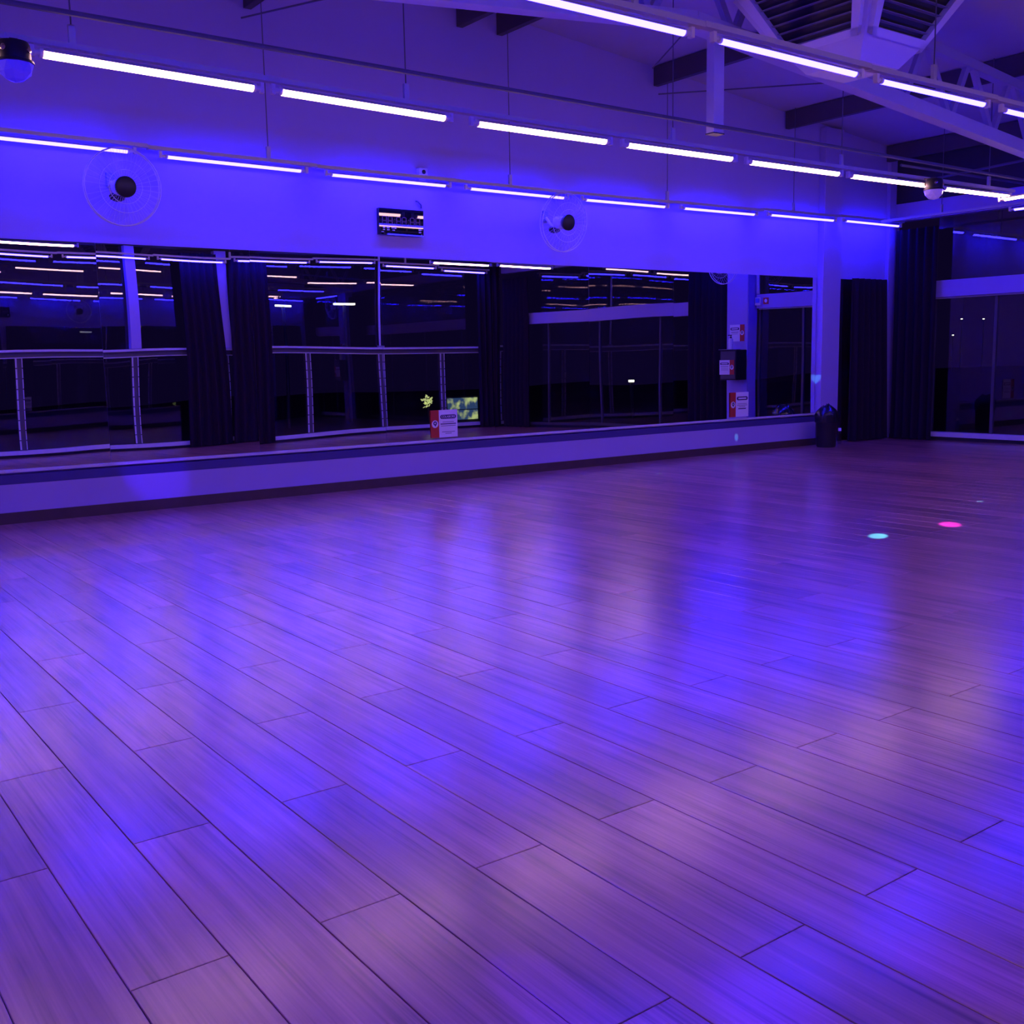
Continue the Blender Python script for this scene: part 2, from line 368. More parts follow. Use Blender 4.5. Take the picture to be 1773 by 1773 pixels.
# long window wall behind the camera
w2 = thing('window_3', (5, YF, 0), 'long glazed wall with white rail and segmented posts facing the mirrors', None, None, 'structure')
RZ = 1.50
MB().box((XL, YF-.06, .046), (XE, YF+.07, .105)).build('window_sill', M_TRIM, w2)
MB().box((XL, YF-.03, RZ), (XE, YF+.09, RZ+.035)).build('window_rail', M_TRIM, w2)
MB().box((XL, YF-.03, RZ-.075), (XE, YF+.03, RZ-.001)).build('window_rail', M_STEEL, w2)
MB().box((XL, YF-.03, RZ-.088), (XE, YF+.05, RZ-.076)).build('window_rail', M_TRIM, w2)
posts = [XL+.06, .75, 2.25, 3.85, 5.72, 7.33, 8.97, 10.62, 12.05, XE-.05]
for i, px in enumerate(posts):
    pb = MB().box((px-.055, YF-.04, .106), (px+.055, YF+.02, RZ-.089)).build('post', M_STEEL, w2)
    for sx in (-1, 1):
        n = 9; zz0 = .106; dz = (RZ-.089-zz0)/n; q = MB()
        wd = .024 if sx < 0 else .012
        for j in range(n): q.box((px+sx*.055-sx*wd, YF+.0205, zz0+j*dz+.014), (px+sx*.055, YF+.034, zz0+(j+1)*dz-.002))
        q.build('edge_strip', M_TRIM, pb)
for a, b in zip(posts[:-1], posts[1:]):
    MB().box((a+.057, YF-.022, .106), (b-.057, YF-.016, RZ-.089)).build('pane', M_GLASS, w2)
ups = [XL, 2.25, 5.725, 7.33, 10.62, XE-.01]
for a, b in zip(ups[:-1], ups[1:]):
    MB().box((a+.03, YF-.042, RZ+.036), (b-.03, YF-.036, 3.279)).build('pane', M_GLASS, w2)
MB().cyl((10.62, YF+.03, RZ+.036), (10.62, YF+.03, 3.275), .022, 10).build('downpipe', M_TRIM, w2, True)
MB().box((10.57, YF+.0, RZ+.036), (10.67, YF+.06, RZ+.07)).build('pipe_foot', M_GREY, w2)

# ------------------------------------------------------------------ roof truss
YT = 6.18
tr = thing('roof_truss', (XR, YT, 3.0), 'white steel roof truss with sloping chords, web members and hanging post', 'truss')
def cz(x): return 3.79+.06-.0915*abs(x-XR)
ZU = .62
def half(sg):
    xe = XE-.05 if sg > 0 else XL+.05
    lo = MB(); lo.beam((XR, YT, cz(XR)), (xe, YT, cz(xe)), .13, .125); lo.build('lower_chord', M_BEAM, tr)
    up = MB(); up.beam((XR, YT, cz(XR)+ZU), (xe, YT, cz(xe)+ZU-.02), .10, .09); up.build('upper_chord', M_ROOF, tr)
    n = 9; L = abs(xe-XR)/n
    for i in range(n):
        a = XR+sg*L*i+sg*.08; b = XR+sg*L*(i+.55); c = XR+sg*L*(i+1)-sg*.04
        MB().beam((a, YT, cz(a)+ZU-.04), (b, YT, cz(b)+.05), .06, .05, (0, 1, 0)).build('web_member', M_ROOF, tr)
        MB().beam((b+sg*.06, YT, cz(b)+.05), (c, YT, cz(c)+ZU-.04), .06, .05, (0, 1, 0)).build('web_member', M_ROOF, tr)
half(1); half(-1)
pa, pb_ = at_y(1229, 232, YT), at_y(1256, 231, YT)
MB().box((pa.x, YT-.042, pa.z+.01), (pa.x+.12, YT+.042, cz(6.7)-.05)).build('hanging_post', M_BEAM, tr, bevel=.004)
MB().box((pa.x-.004, YT-.046, pa.z), (pa.x+.124, YT+.046, pa.z+.0095)).build('post_plate', M_STEEL, tr)
ra, rb = at_y(0, 8, YT), at_y(1400, 250, YT)
zr = lambda x: ra.z+(rb.z-ra.z)*(x-ra.x)/(rb.x-ra.x)
MB().cyl((XL+.02, YT-.062, zr(XL)), (12.2, YT-.062, zr(12.2)), .016, 8).build('tie_rod', M_ROD, tr, True)
# bracing rods and cables near the end of the roof
def cable(p, q, r, label, m=None):
    return tag(MB().cyl(p, q, r, 8).build('cable', m or M_ROD, smooth=True), label, 'cable')
cable(at_y(418, 31, 8.6), at_y(640, -20, 7.2), .008, 'thin dark cable rising from a purlin foot above the white tubes')
cable(at_y(1140, 163, 8.7), at_y(1500, 139, 7.0), .008, 'thin dark cable strung level behind the hanging post')
cable(at_y(1560, 286, 7.4), at_y(1800, 322, 7.2), .016, 'dark bracing rod crossing above the last white tube toward the end wall')
cable(at_y(1620, 309, 8.4), at_y(1800, 272, 6.6), .016, 'bracing rod rising away from the end wall above the glitter ball lamp')
cable(at_y(1130, 118, 8.2), at_y(1182, 60, 7.6), .007, 'short slack wire looping up from a purlin end')

# ------------------------------------------------------------------ tube lights on rails
def tube_light(p, q, colour, label, group, rad, hold=True):
    p, q = Vector(p), Vector(q); d = (q-p).normalized()
    t = thing('tube_light', (p+q)/2, label, 'light', group)
    sd = d.cross(Vector((0, 0, 1))).normalized(); up = sd.cross(d)
    def arc(a0, a1, n, r): return [(sd*math.cos(math.radians(a0+(a1-a0)*i/n))+up*math.sin(math.radians(a0+(a1-a0)*i/n)))*r for i in range(n+1)]
    lo_, hi_ = arc(170, 370, 14, rad), arc(10.5, 169.5, 8, rad*.985)      # glowing diffuser below, opaque heat sink above
    MB().prism([p+v for v in lo_], q-p).build('glowing_tube', M_TW if colour == 'w' else M_TB, t, True)
    MB().prism([p+v+up*.0006 for v in hi_], q-p).build('heat_sink', M_ALU, t, True)
    for e, s in ((p, -1), (q, 1)):
        b = MB(); b.cyl(e+d*s*.001, e+d*s*.022, rad*.93, 12); b.cyl(e+d*s*.022, e+d*s*.055, rad*.62, 10)
        b.build('end_cap', M_WPLAST, t, True)
        c = e+d*s*.06
        MB().obox(c-d*.012-Vector((0, 0, rad*1.0))-d.cross(Vector((0,0,1)))*.016, d*.024, d.cross(Vector((0,0,1)))*.032, Vector((0, 0, rad*1.0+.034))).build('lampholder', M_WPLAST, t)
    return t
def rail(pts, label, hangs, up=.042, group=None):
    pts = [Vector(p)+Vector((0, 0, up)) for p in pts]
    t = thing('light_rail', (pts[0]+pts[-1])/2, label, 'rail', group)
    for p, q in zip(pts[:-1], pts[1:]):
        b = MB()
        d = (q-p).normalized(); s = d.cross(Vector((0, 0, 1))).normalized()
        b.obox(p-s*.026-Vector((0,0,.004)), q-p, s*.052, Vector((0,0,.008)))
        b.obox(p-s*.026+Vector((0,0,.004)), q-p, s*.006, Vector((0,0,.022))); b.obox(p+s*.020+Vector((0,0,.004)), q-p, s*.006, Vector((0,0,.022)))
        b.build('channel', M_ALU, t)
    ax = 0 if abs(pts[-1].x-pts[0].x) > abs(pts[-1].y-pts[0].y) else 1
    for c in hangs:
        for p, q in zip(pts[:-1], pts[1:]):
            if min(p[ax], q[ax]) <= c <= max(p[ax], q[ax]):
                m = p.lerp(q, (c-p[ax])/(q[ax]-p[ax])); x, y, z = m.x, m.y, m.z+.018
                MB().box((x-.018, y-.012, z-.01), (x+.018, y+.012, z+.11)).build('hanger_bracket', M_ALU, t)
                MB().cyl((x, y, z+.11), (x, y, roof(x)-.002), .0045, 6).build('suspension_wire', M_ROD, t)
                break
    return t
ORD = ['nearest', 'second from', 'third from', 'fourth from', 'fifth from', 'sixth from', 'seventh from', 'eighth from', 'ninth from', 'tenth from', 'eleventh from']
def row(y, segs, colour, rad, lab, mark, rlab, hang, group, extra=()):
    pts = [(at_y(*a, y), at_y(*b, y)) for a, b in segs] + [(Vector(a), Vector(b)) for a, b in extra]
    for a, b in pts:                      # tubes hang close to level
        mz, dz = (a.z+b.z)/2, (b.z-a.z)/2; dz = max(-.004, min(.004, dz)) if colour == 'b' else dz
        a.z, b.z = mz-dz, mz+dz
    pts.sort(key=lambda t: t[0].x); n = len(pts)
    for i, (a, b) in enumerate(pts): tube_light(a, b, colour, f'{lab}, {ORD[n-1-i]} {mark}', group, rad)
    poly = [pts[0][0]-Vector((.15, 0, 0))]
    for (a, b), (c, d) in zip(pts[:-1], pts[1:]): poly.append((b+c)/2)
    poly.append(pts[-1][1]+Vector((.12, 0, 0)))
    zs = [0]*len(poly)
    for i, (a, b) in enumerate(pts):      # keep every rail joint clear of the tubes it joins
        zs[i] = max(zs[i], a.z); zs[i+1] = max(zs[i+1], b.z)
    for p, z in zip(poly, zs): p.z = max(p.z, z)
    for i in range(n):
        if colour == 'b': pa_, pb2 = Vector((poly[i].x, y, pts[i][0].z)), Vector((poly[i+1].x, y, pts[i][1].z))
        else: pa_, pb2 = poly[i], poly[i+1]
        hs = [c for c in hang if poly[i].x <= c < poly[i+1].x]
        rail([pa_+Vector((.0008, 0, 0)), pb2-Vector((.0008, 0, 0))], f'{rlab}, {ORD[n-1-i]} {mark}', hs, up=rad+(.026 if colour == 'b' else .020), group=group.replace('tubes', 'tube rails'))
YB, YW, YO = 8.951, 6.346, 4.202
row(YB, [((290,270),(520,296)), ((575,302),(770,321)), ((815,326),(975,342)), ((1015,346),(1150,357)), ((1185,361),(1305,370)), ((1335,373),(1442,380)), ((1465,382),(1555,391)), ((-4,237),(220,262))], 'b', .019,
    'blue glowing tube light close along the mirror wall', 'the corner column', 'aluminium rail section over a blue mirror wall tube', (4.03, 6.67, 8.92, 11.17, 1.4), 'blue tubes along the mirror wall', [((.05, YB, 2.95), (1.25, YB, 2.95))])
row(YW, [((75,92),(437,151)), ((488,158),(768,203)), ((828,213),(1047,244)), ((1087,250),(1265,274)), ((1300,280),(1450,300)), ((1475,304),(1610,321)), ((1636,326),(1744,339))], 'w', .027,
    'white glowing tube light level with the roof truss', 'the end wall', 'aluminium rail section over a white truss tube', (1.73, 3.87, 6.385, 8.60, 11.17), 'white tubes by the roof truss', [((.0, YW, 2.90), (1.2, YW, 2.90))])
row(YO, [((1248,69),(1480,128)), ((1527,140),(1702,180))], 'b', .021,
    'blue glowing tube light in front of the roof truss', 'the end wall', 'aluminium rail section over a blue tube before the truss', (3.95, 6.66, 9.5, 1.2), 'blue tubes in front of the roof truss',
    [((.12, YO, 2.945), (1.32, YO, 2.945)), ((1.61, YO, 2.945), (2.81, YO, 2.945)), ((3.104, YO, 2.945), (4.304, YO, 2.945))] + [((7.577+1.49*i, YO, 2.935), (8.777+1.49*i, YO, 2.935)) for i in range(3)])
# rows over the middle and behind the camera, seen in the mirrors
Y2, Y3 = 2.10, 0.0
Z2 = [3.05, 3.05, 2.985, 3.08, 3.10, 3.10, 3.08, 2.965, 2.98]
row(Y2, [], 'w', .022, 'white tube light above the middle of the floor', 'the end wall', 'aluminium rail section over a white mid floor tube',
    (2.0, 6.4, 10.8), 'white tubes above the middle of the floor', [((.10+1.46*i, Y2, Z2[i]), (1.30+1.46*i, Y2, Z2[i])) for i in range(9)])
vb = 2*YM-Y3
def mir(px, py): p = at_y(px, py, vb); return (p.x, Y3, p.z)
row(Y3, [], 'b', .020, 'blue glowing tube light along the window wall', 'the end wall', 'aluminium rail section over a blue window wall tube', (3.0, 7.4, 11.0), 'blue tubes along the window wall',
    [((3.16, Y3, 3.03), (4.36, Y3, 3.025))] + [(mir(*a), mir(*b)) for a, b in [((115,444),(250,446)), ((278,447),(384,452)), ((411,452),(529,452)), ((552,452),(643,459)), ((667,459),(749,466)), ((768,467),(838,474))]] + [((.2+1.5*i, Y3, 3.03), (1.4+1.5*i, Y3, 3.03)) for i in range(2)])
# cross runs along the end wall
xr = at_z(1757, 362, 2.95).x; yr = at_z(1757, 362, 2.95).y
tube_light((xr, yr, 2.95), (xr, yr-1.2, 2.95), 'b', 'blue glowing tube light on the end wall rail beyond the bare stretch', None, .019)
rail([(xr, 5.0, 2.96), (xr, 8.88, 2.96)], 'rail running along the end wall with a bare stretch lit blue', (8.0, 6.0), up=.04)
tube_light((11.38, 6.27, 2.86), (11.37, 6.03, 2.865), 'w', 'short white tube light turned across the end of the white row', None, .022)

# ------------------------------------------------------------------ glitter ball lamps with coloured beams
def ball(loc, label, col, es, facing):
    t = thing('glitter_ball_lamp', loc, label, 'lamp'); x, y, z = loc
    MB().lathe([(.02, .10), (.075, .095), (.082, .08), (.084, .005), (.096, 0), (.098, -.012)], loc, n=24).build('housing', M_BLACK, t, True)
    for a in (0.5, 2.2, 3.9, 5.5):
        c = Vector((math.cos(a), math.sin(a), 0)); MB().lathe([(.016, 0), (.016, .008), (.010, .010)], Vector(loc)+c*.083+Vector((0, 0, .05)), c, 12).build('side_lens', mat('gold_lens', (.75, .62, .30), .15, .9), t, True)
    b = bmesh.new(); bmesh.ops.create_icosphere(b, subdivisions=2, radius=.094)
    for v in list(b.verts):
        if v.co.z > .03: b.verts.remove(v)
    me = bpy.data.meshes.new('dome'); b.to_mesh(me); b.free()
    me.materials.append(mat('dome_'+label.split()[0], (.20, .18, .35), .08, 0, .9, emit=col, es=es)); me.transform(Matrix.Translation((0, 0, -.014)))
    o = bpy.data.objects.new('dome', me); COL.objects.link(o); o.parent = t
    MB().box((x-.02, y-.02, z+.1005), (x+.02, y+.10, z+.112)).build('mounting_bracket', M_STEEL, t)
    return t
BL = at_y(25, 106, YW-.135); BR = at_y(1617, 327, YW-.135)
ball(BL, 'blue glowing glitter ball lamp under the rail beside the first white tube', (.03, .01, 1.0), .5, 1)
ball(BR, 'clear glitter ball lamp with pink glints under the rail near the end wall', (.35, .15, 1.0), .35, 1)
def beam(src, dst, col, power, ang, blend=.6):
    l = bpy.data.lights.new('beam', 'SPOT'); l.energy = power; l.color = col; l.spot_size = math.radians(ang); l.spot_blend = blend; l.shadow_soft_size = .01
    o = bpy.data.objects.new('beam', l); COL.objects.link(o)
    d = (Vector(dst)-Vector(src)).normalized(); o.location = Vector(src)+d*.13; o.rotation_euler = d.to_track_quat('-Z', 'Y').to_euler(); return o
KS, KB = 90, 30
CY, MG, BU = (.15, .75, 1.0), (1.0, .04, .75), (.05, .0, 1.0)
SPOTS = [(BR, at_z(1140, 820, 0), CY, 14, 1.2), (BR, at_z(1520, 928, 0), CY, 20, 1.6), (BR, at_z(1697, 868, 0), CY, 14, 1.0), (BR, at_z(1645, 908, 0), MG, 20, 2.2),
         (BR, at_y(1417, 650, YM-.09), CY, 7, 1.6), (BR, at_y(1275, 757, YM-.03), CY, 4, 1.2)]
for s in SPOTS: beam(s[0], s[1], s[2], s[3]*KS, s[4])
BIG = [(BL, at_y(265, 806, YM-.03), BU, 18, 9), (BL, at_z(940, 1720, 0), BU, 60, 2.2), (BL, at_z(1325, 1745, 0), BU, 60, 2.0), (BL, at_z(1675, 1690, 0), BU, 50, 1.8)]
for s in BIG: beam(s[0], s[1], s[2], s[3]*KB, s[4])

# ------------------------------------------------------------------ wall fans
def fan(loc, label, rz=0, group='oscillating wall fans'):
    t = thing('wall_fan', loc, label, 'fan', group)          # origin on the wall, fan faces -Y
    x, y, z = loc
    MB().box((x-.035, y-.028, z+.055), (x+.035, y-.001, z+.175)).build('wall_mount', M_GREY, t, bevel=.006)
    MB().cyl((x, y-.028, z+.10), (x, y-.15, z-.02), .016, 10).build('arm', M_WPLAST, t, True)
    MB().lathe([(.02, -.045), (.055, -.03), (.065, 0), (.05, .02), (.02, .025)], (x, y-.17, z-.03), (0, 0, 1), 20).build('pivot_bowl', M_BLACK, t, True)
    ax = Vector((0, -1, -.12)).normalized(); c = Vector((x, y-.40, z+.01))
    MB().lathe([(.03, -.20), (.065, -.18), (.07, -.10), (.06, -.06)], c, ax, 20).build('motor', M_WPLAST, t, True)
    MB().lathe([(.082, -.012), (.082, .012), (.07, .02), (.001, .022)], c, ax, 28).build('hub_cap', M_BLACK, t, True)
    cg = MB()
    for R, o in ((.30, -.055), (.20, -.005), (.13, .006)): cg.torus(c+ax*o, ax, R, .0030 if R < .3 else .006, 40, 5)
    cg.torus(c+ax*-.10, ax, .30, .005, 40, 5)
    u = ax.orthogonal().normalized(); w = ax.cross(u)
    for i in range(36):
        a = 2*math.pi*i/36; e = u*math.cos(a)+w*math.sin(a)
        cg.cyl(c+e*.08+ax*.008, c+e*.20-ax*.004, .0010, 4); cg.cyl(c+e*.20-ax*.004, c+e*.30-ax*.055, .0010, 4); cg.cyl(c+e*.07-ax*.12, c+e*.30-ax*.10, .0010, 4)
    cg.build('cage', M_WPLAST, t)
    for i in range(3):
        a = 2*math.pi*i/3+.5; e = u*math.cos(a)+w*math.sin(a); f = ax.cross(e)
        MB().prism([c+e*.06-f*.03-ax*.045, c+e*.26-f*.07-ax*.055, c+e*.28+f*.03-ax*.035, c+e*.20+f*.09-ax*.025, c+e*.06+f*.03-ax*.035], ax*.002).build('blade', M_BLADE, t)
    return t
p = at_y(218, 323, 8.75); fan((p.x, YM+.011, p.z-.01), 'white wall fan with black hub above the mirrors, farther from the clock')
p = at_y(985, 385, 8.75); fan((p.x, YM+.011, p.z-.01), 'white wall fan with black hub above the mirrors, nearer the clock')
f3 = fan((0, 0, 0), 'white wall fan mounted on the end wall column, seen in the mirror')
f3.rotation_euler = (0, 0, -math.pi/2); f3.location = (13.415, 6.42, 2.66)

# ------------------------------------------------------------------ digital clock
cl = thing('digital_clock', (5.46, YM, 2.55), 'black digital wall clock with six unlit digits on the wall above the mirrors', 'clock')
cx0, cx1, cz0, cz1 = 5.212, 5.712, 2.452, 2.70
tilt = .033
def cp(u, v, d=0):       # u across, v up, d out of the front face
    yy = YM-.030-d-(v*(cz1-cz0))*tilt
    return Vector((cx0+(cx1-cx0)*u, yy, cz0+(cz1-cz0)*v))
MB().prism([(cx0, YM+.011, cz0), (cx0, YM-.030, cz0), (cx0, YM-.030-(cz1-cz0)*tilt, cz1), (cx0, YM+.011, cz1)], (cx1-cx0, 0, 0)).build('case', M_BLACKG, cl)
def cbar(b, u0, u1, v0, v1, d=.0015):
    a = [cp(u0, v0, d), cp(u1, v0, d), cp(u1, v1, d), cp(u0, v1, d)]; b.prism(a, (0, .0012, 0))
SEG = [(.15,.85,.93,1),(.85,1,.52,.93),(.85,1,.07,.48),(.15,.85,0,.07),(0,.15,.07,.48),(0,.15,.52,.93),(.15,.85,.465,.535)]
for g, u0 in ((0, .065), (1, .38), (2, .69)):
    for dgt in (0, 1):
        b = MB(); uu = u0+dgt*.125
        for a0, a1, b0, b1 in SEG: cbar(b, uu+a0*.105, uu+a1*.105, .36+b0*.34, .36+b1*.34)
        b.build('digit', M_SEG, cl)
    if g < 2:
        b = MB(); [cbar(b, u0+.275, u0+.287, v, v+.04) for v in (.43, .58)]; b.build('colon', M_SEG, cl)
for (u0, u1, v0, v1) in ((.08,.13,.24,.30),(.08,.125,.17,.205),(.165,.225,.24,.31),(.17,.225,.17,.205),(.27,.33,.25,.29),(.34,.38,.24,.31),(.29,.345,.165,.20),(.045,.10,.09,.115),(.885,.94,.22,.29),(.945,.975,.24,.26),(.89,.945,.135,.175),(.94,.975,.06,.075)):
    b = MB(); cbar(b, u0, u1, v0, v1); b.build('icon', M_PAPER, cl)
sp = at_y(729, 301, YM)
s = thing('sensor_box', (sp.x, YM, sp.z), 'small white sensor box with a black round eye above the clock', 'sensor')
MB().box((sp.x-.05, YM-.05, sp.z-.04), (sp.x+.05, YM+.011, sp.z+.05)).build('housing', M_WPLAST, s, bevel=.008)
MB().lathe([(.021, 0), (.021, .006), (.012, .012), (.001, .014)], (sp.x, YM-.05, sp.z+.01), (0, -1, 0), 18).build('eye', M_BLACK, s, True)
MB().box((sp.x-.02, YM-.04, sp.z-.065), (sp.x+.03, YM+.011, sp.z-.041)).build('foot', M_WPLAST, s)
cq = at_y(725, 355, YM)
cb = MB(); pts = [Vector((cq.x+.03, YM+.004, cq.z-.03)), Vector((cq.x+.02, YM-.012, cq.z)), Vector((cq.x-.02, YM-.015, cq.z+.03)), Vector((cq.x-.03, YM+.006, cq.z+.035))]
for a, b in zip(pts[:-1], pts[1:]): cb.cyl(a, b, .007, 8)
tag(cb.build('cable_stub', M_ROD, smooth=True), 'short dark cable stub looping from the wall above the clock corner', 'cable')

# ------------------------------------------------------------------ signs
def text_mesh(txt, size, name, material, parent, mw):
    c = bpy.data.curves.new('t', 'FONT'); c.body = txt; c.size = size; c.align_x = 'CENTER'; c.align_y = 'CENTER'; c.extrude = .0006
    o = bpy.data.objects.new('t', c); COL.objects.link(o); dg = bpy.context.evaluated_depsgraph_get()
    me = bpy.data.meshes.new_from_object(o.evaluated_get(dg)); bpy.data.objects.remove(o); bpy.data.curves.remove(c)
    me.transform(mw); me.materials.append(material); q = bpy.data.objects.new(name, me); COL.objects.link(q); q.parent = parent; return q
def sign(loc, w, h, label, red='left', txt=None, lines=(), facing=0.0, mark=True):
    t = thing('warning_sign', (0, 0, 0), label, 'sign'); ROOTLOC[t.name] = Vector((0, 0, 0))      # built around origin, faces -Y
    def bx(u0, u1, v0, v1, y0, y1, name, m, bev=0): return MB().box((u0, y0, v0), (u1, y1, v1)).build(name, m, t, bevel=bev)
    rw = w*.30; s = 1 if red == 'left' else -1
    pl, pr = (-w/2+rw, w/2) if s > 0 else (-w/2, w/2-rw)
    rl, rr = (-w/2, pl) if s > 0 else (pr, w/2)
    bx(pl, pr, -h/2, h/2, -.004, 0, 'panel', M_PAPER); bx(rl, rr, -h/2, h/2, -.004, 0, 'red_stripe', M_RED)
    rc = (rl+rr)/2
    MB().lathe([(rw*.40, 0), (rw*.40, .002)], (rc, -.004, 0), (0, -1, 0), 24).build('badge', M_PAPER, t)
    b = MB(); r = rw*.16
    b.torus((rc+.0, -.0065, r*.5), (0, 1, 0), r, r*.42, 16, 4); b.prism([(rc+r*.2, -.0062, r*.2), (rc-r*.3, -.0062, -r*1.4), (rc+r*.35, -.0062, -r*1.5), (rc+r*1.1, -.0062, r*.2)], (0, -.001, 0)); b.build('pictogram', M_INK, t)
    pc = (pl+pr)/2; pw = (pr-pl)*.86; ph = h*.15; pz = h*.25
    poly = [(pc+sx*(pw/2-ph/2)+ph/2*math.cos(a), -.0041, pz+ph/2*math.sin(a)) for sx, a0 in ((1, -90), (-1, 90)) for a in [math.radians(a0+k*22.5) for k in range(9)]]
    MB().prism(poly, (0, -.0012, 0)).build('heading_plate', M_INK, t)
    if txt: text_mesh(txt, ph*.78, 'lettering', M_PAPER, t, Matrix.Translation((pc, -.0056, pz)) @ Matrix.Rotation(math.pi/2, 4, 'X'))
    else: bx(pc-pw*.36, pc+pw*.36, pz-ph*.2, pz+ph*.2, -.0065, -.0054, 'heading_line', M_PAPER)
    for (v, wl, th) in lines:
        bx(pc-(pr-pl)*wl/2, pc+(pr-pl)*wl/2, v*h-th*h/2, v*h+th*h/2, -.0052, -.004, 'text_line', M_GREY if th < .03 else M_INK)
    t.location = loc; t.rotation_euler = (0, 0, facing); return t
a, b = at_y(745, 711, YM-.012), at_y(792, 755, YM-.012)
sign(((a.x+b.x)/2, YM-.0145, (.452+a.z)/2), b.x-a.x, a.z-.452, 'white and red sign headed COLABORE standing against the foot of the mirror', 'left', 'COLABORE', ((.06,.62,.022),(-.01,.84,.034),(-.08,.80,.022),(-.30,.7,.022),(-.36,.34,.022)))
a, b = at_y(1264, 680, YM-.012), at_y(1295, 716, YM-.012)
sign(((a.x+b.x)/2, YM-.0145, (.452+a.z)/2), b.x-a.x, a.z-.452, 'white and red sign against the mirror foot near the white column', 'left', None, ((.03,.72,.022),(-.03,.8,.022),(-.09,.5,.022),(-.17,.6,.04)))
FE = -math.pi/2
sign((13.415, 6.445, 1.60), .31, .27, 'white and red sign on the end wall column above the soap dispenser', 'left', None, ((.05,.7,.03),(-.05,.6,.025)), FE)
# black loudspeaker box on the column, with a bottle on it and another sign
spk = thing('loudspeaker', (13.2, 6.42, .85), 'black box loudspeaker fixed to the end wall column, seen in the mirror', 'speaker')
MB().box((13.16, 6.31, .86), (13.415, 6.655, 1.33)).build('cabinet', M_BLACK, spk, bevel=.01)
MB().box((13.155, 6.33, .88), (13.159, 6.635, 1.31)).build('speaker_grille', M_STEEL, spk)
MB().box((13.10, 6.33, 1.331), (13.415, 6.52, 1.34)).build('shelf_plate', M_GREY, spk)
bt = thing('pump_bottle', (13.27, 6.44, 1.341), 'white pump bottle with black cap standing on the loudspeaker', 'bottle')
MB().lathe([(.034, .001), (.037, .012), (.037, .15), (.03, .168), (.014, .176)], (13.27, 6.44, 1.341), n=20).build('body', M_WPLAST, bt, True)
pb = MB(); pb.lathe([(.016, .174), (.016, .198), (.006, .200), (.006, .215)], (13.27, 6.44, 1.341), n=14); pb.box((13.21, 6.43, 1.556), (13.285, 6.45, 1.57)); pb.build('pump', M_BLACK, bt, True)
sign((13.148, 6.47, 1.06), .31, .225, 'square white and red sign stuck on the black loudspeaker', 'left', None, ((.05,.75,.03),(-.08,.7,.025),(-.18,.7,.025)), FE)
# alarm box and small red plate on the beam beside the column
ab = thing('alarm_box', (13.58, 6.60, 2.08), 'small white alarm box on the transom beam beside the column', 'alarm')
MB().box((13.545, 6.685, 2.02), (13.589, 6.80, 2.15)).build('housing', M_WPLAST, ab, bevel=.006)
MB().box((13.54, 6.70, 2.06), (13.5449, 6.785, 2.135)).build('lens', mat('blue_lens', (.1, .12, .8), .2), ab)
rp = thing('red_plate', (13.58, 6.87, 2.08), 'small red square plate with white mark beside the alarm box', 'sign')
MB().box((13.584, 6.83, 2.035), (13.589, 6.94, 2.14)).build('plate', M_RED, rp); MB().lathe([(.03, 0), (.03, .002)], (13.584, 6.885, 2.09), (-1, 0, 0), 16).build('mark', M_PAPER, rp)
# conduit beside the column
tag(MB().cyl((13.60, 6.71, 2.21), (13.60, 6.71, 3.06), .03, 12).build('conduit', M_TRIM, smooth=True), 'white vertical pipe rising from the transom beam beside the column', 'pipe')

# ------------------------------------------------------------------ bin and bottle
bc = Vector((11.72, 8.78, 0))
bn = thing('waste_bin', bc, 'black waste bin with a plastic liner in front of the white column', 'bin')
MB().lathe([(.118, .001), (.128, .02), (.142, .40), (.148, .41), (.148, .43), (.138, .43)], bc, n=28).build('bucket', M_BLACK, bn, True)
rnd = random.Random(3); vs = []; fs = []; n = 26; m = 7
for j in range(m+1):
    t = j/m
    for i in range(n):
        a = 2*math.pi*i/n; cr_ = 1+rnd.uniform(-.05, .05)*(1 if 0 < j < m else .3)
        r_ = .154*cr_*math.cos(max(0, t-.3)/.7*1.35)**.8 if t > .3 else .154*cr_
        z_ = .33+.18*min(t/.3, 1)*.5+max(0, t-.3)/.7*.13*(1+rnd.uniform(-.3, .3)*math.sin(a+1))
        vs.append((bc.x+r_*math.cos(a), bc.y+r_*math.sin(a), z_))
for j in range(m):
    for i in range(n): fs.append((j*n+i, j*n+(i+1) % n, (j+1)*n+(i+1) % n, (j+1)*n+i))
fs.append(tuple(range(m*n, (m+1)*n)))
MB().add(vs, fs).build('bin_liner', mat('bag_plastic', (.015, .015, .018), .22, spec=.6, scale=20), bn, True)
q = at_z(1450, 767, 0)
bo = thing('slim_bottle', (q.x-.12, q.y-.12, 0), 'slim bottle with a pale cap standing beside the black bin', 'bottle'); o_ = Vector((q.x-.12, q.y-.12, 0))
MB().lathe([(.024, .001), (.028, .01), (.028, .12), (.024, .15), (.013, .175), (.013, .18)], o_, n=16).build('body', M_CLEAR, bo, True)
MB().lathe([(.022, .178), (.022, .215), (.018, .22)], o_, n=16).build('cap', M_WPLAST, bo, True)

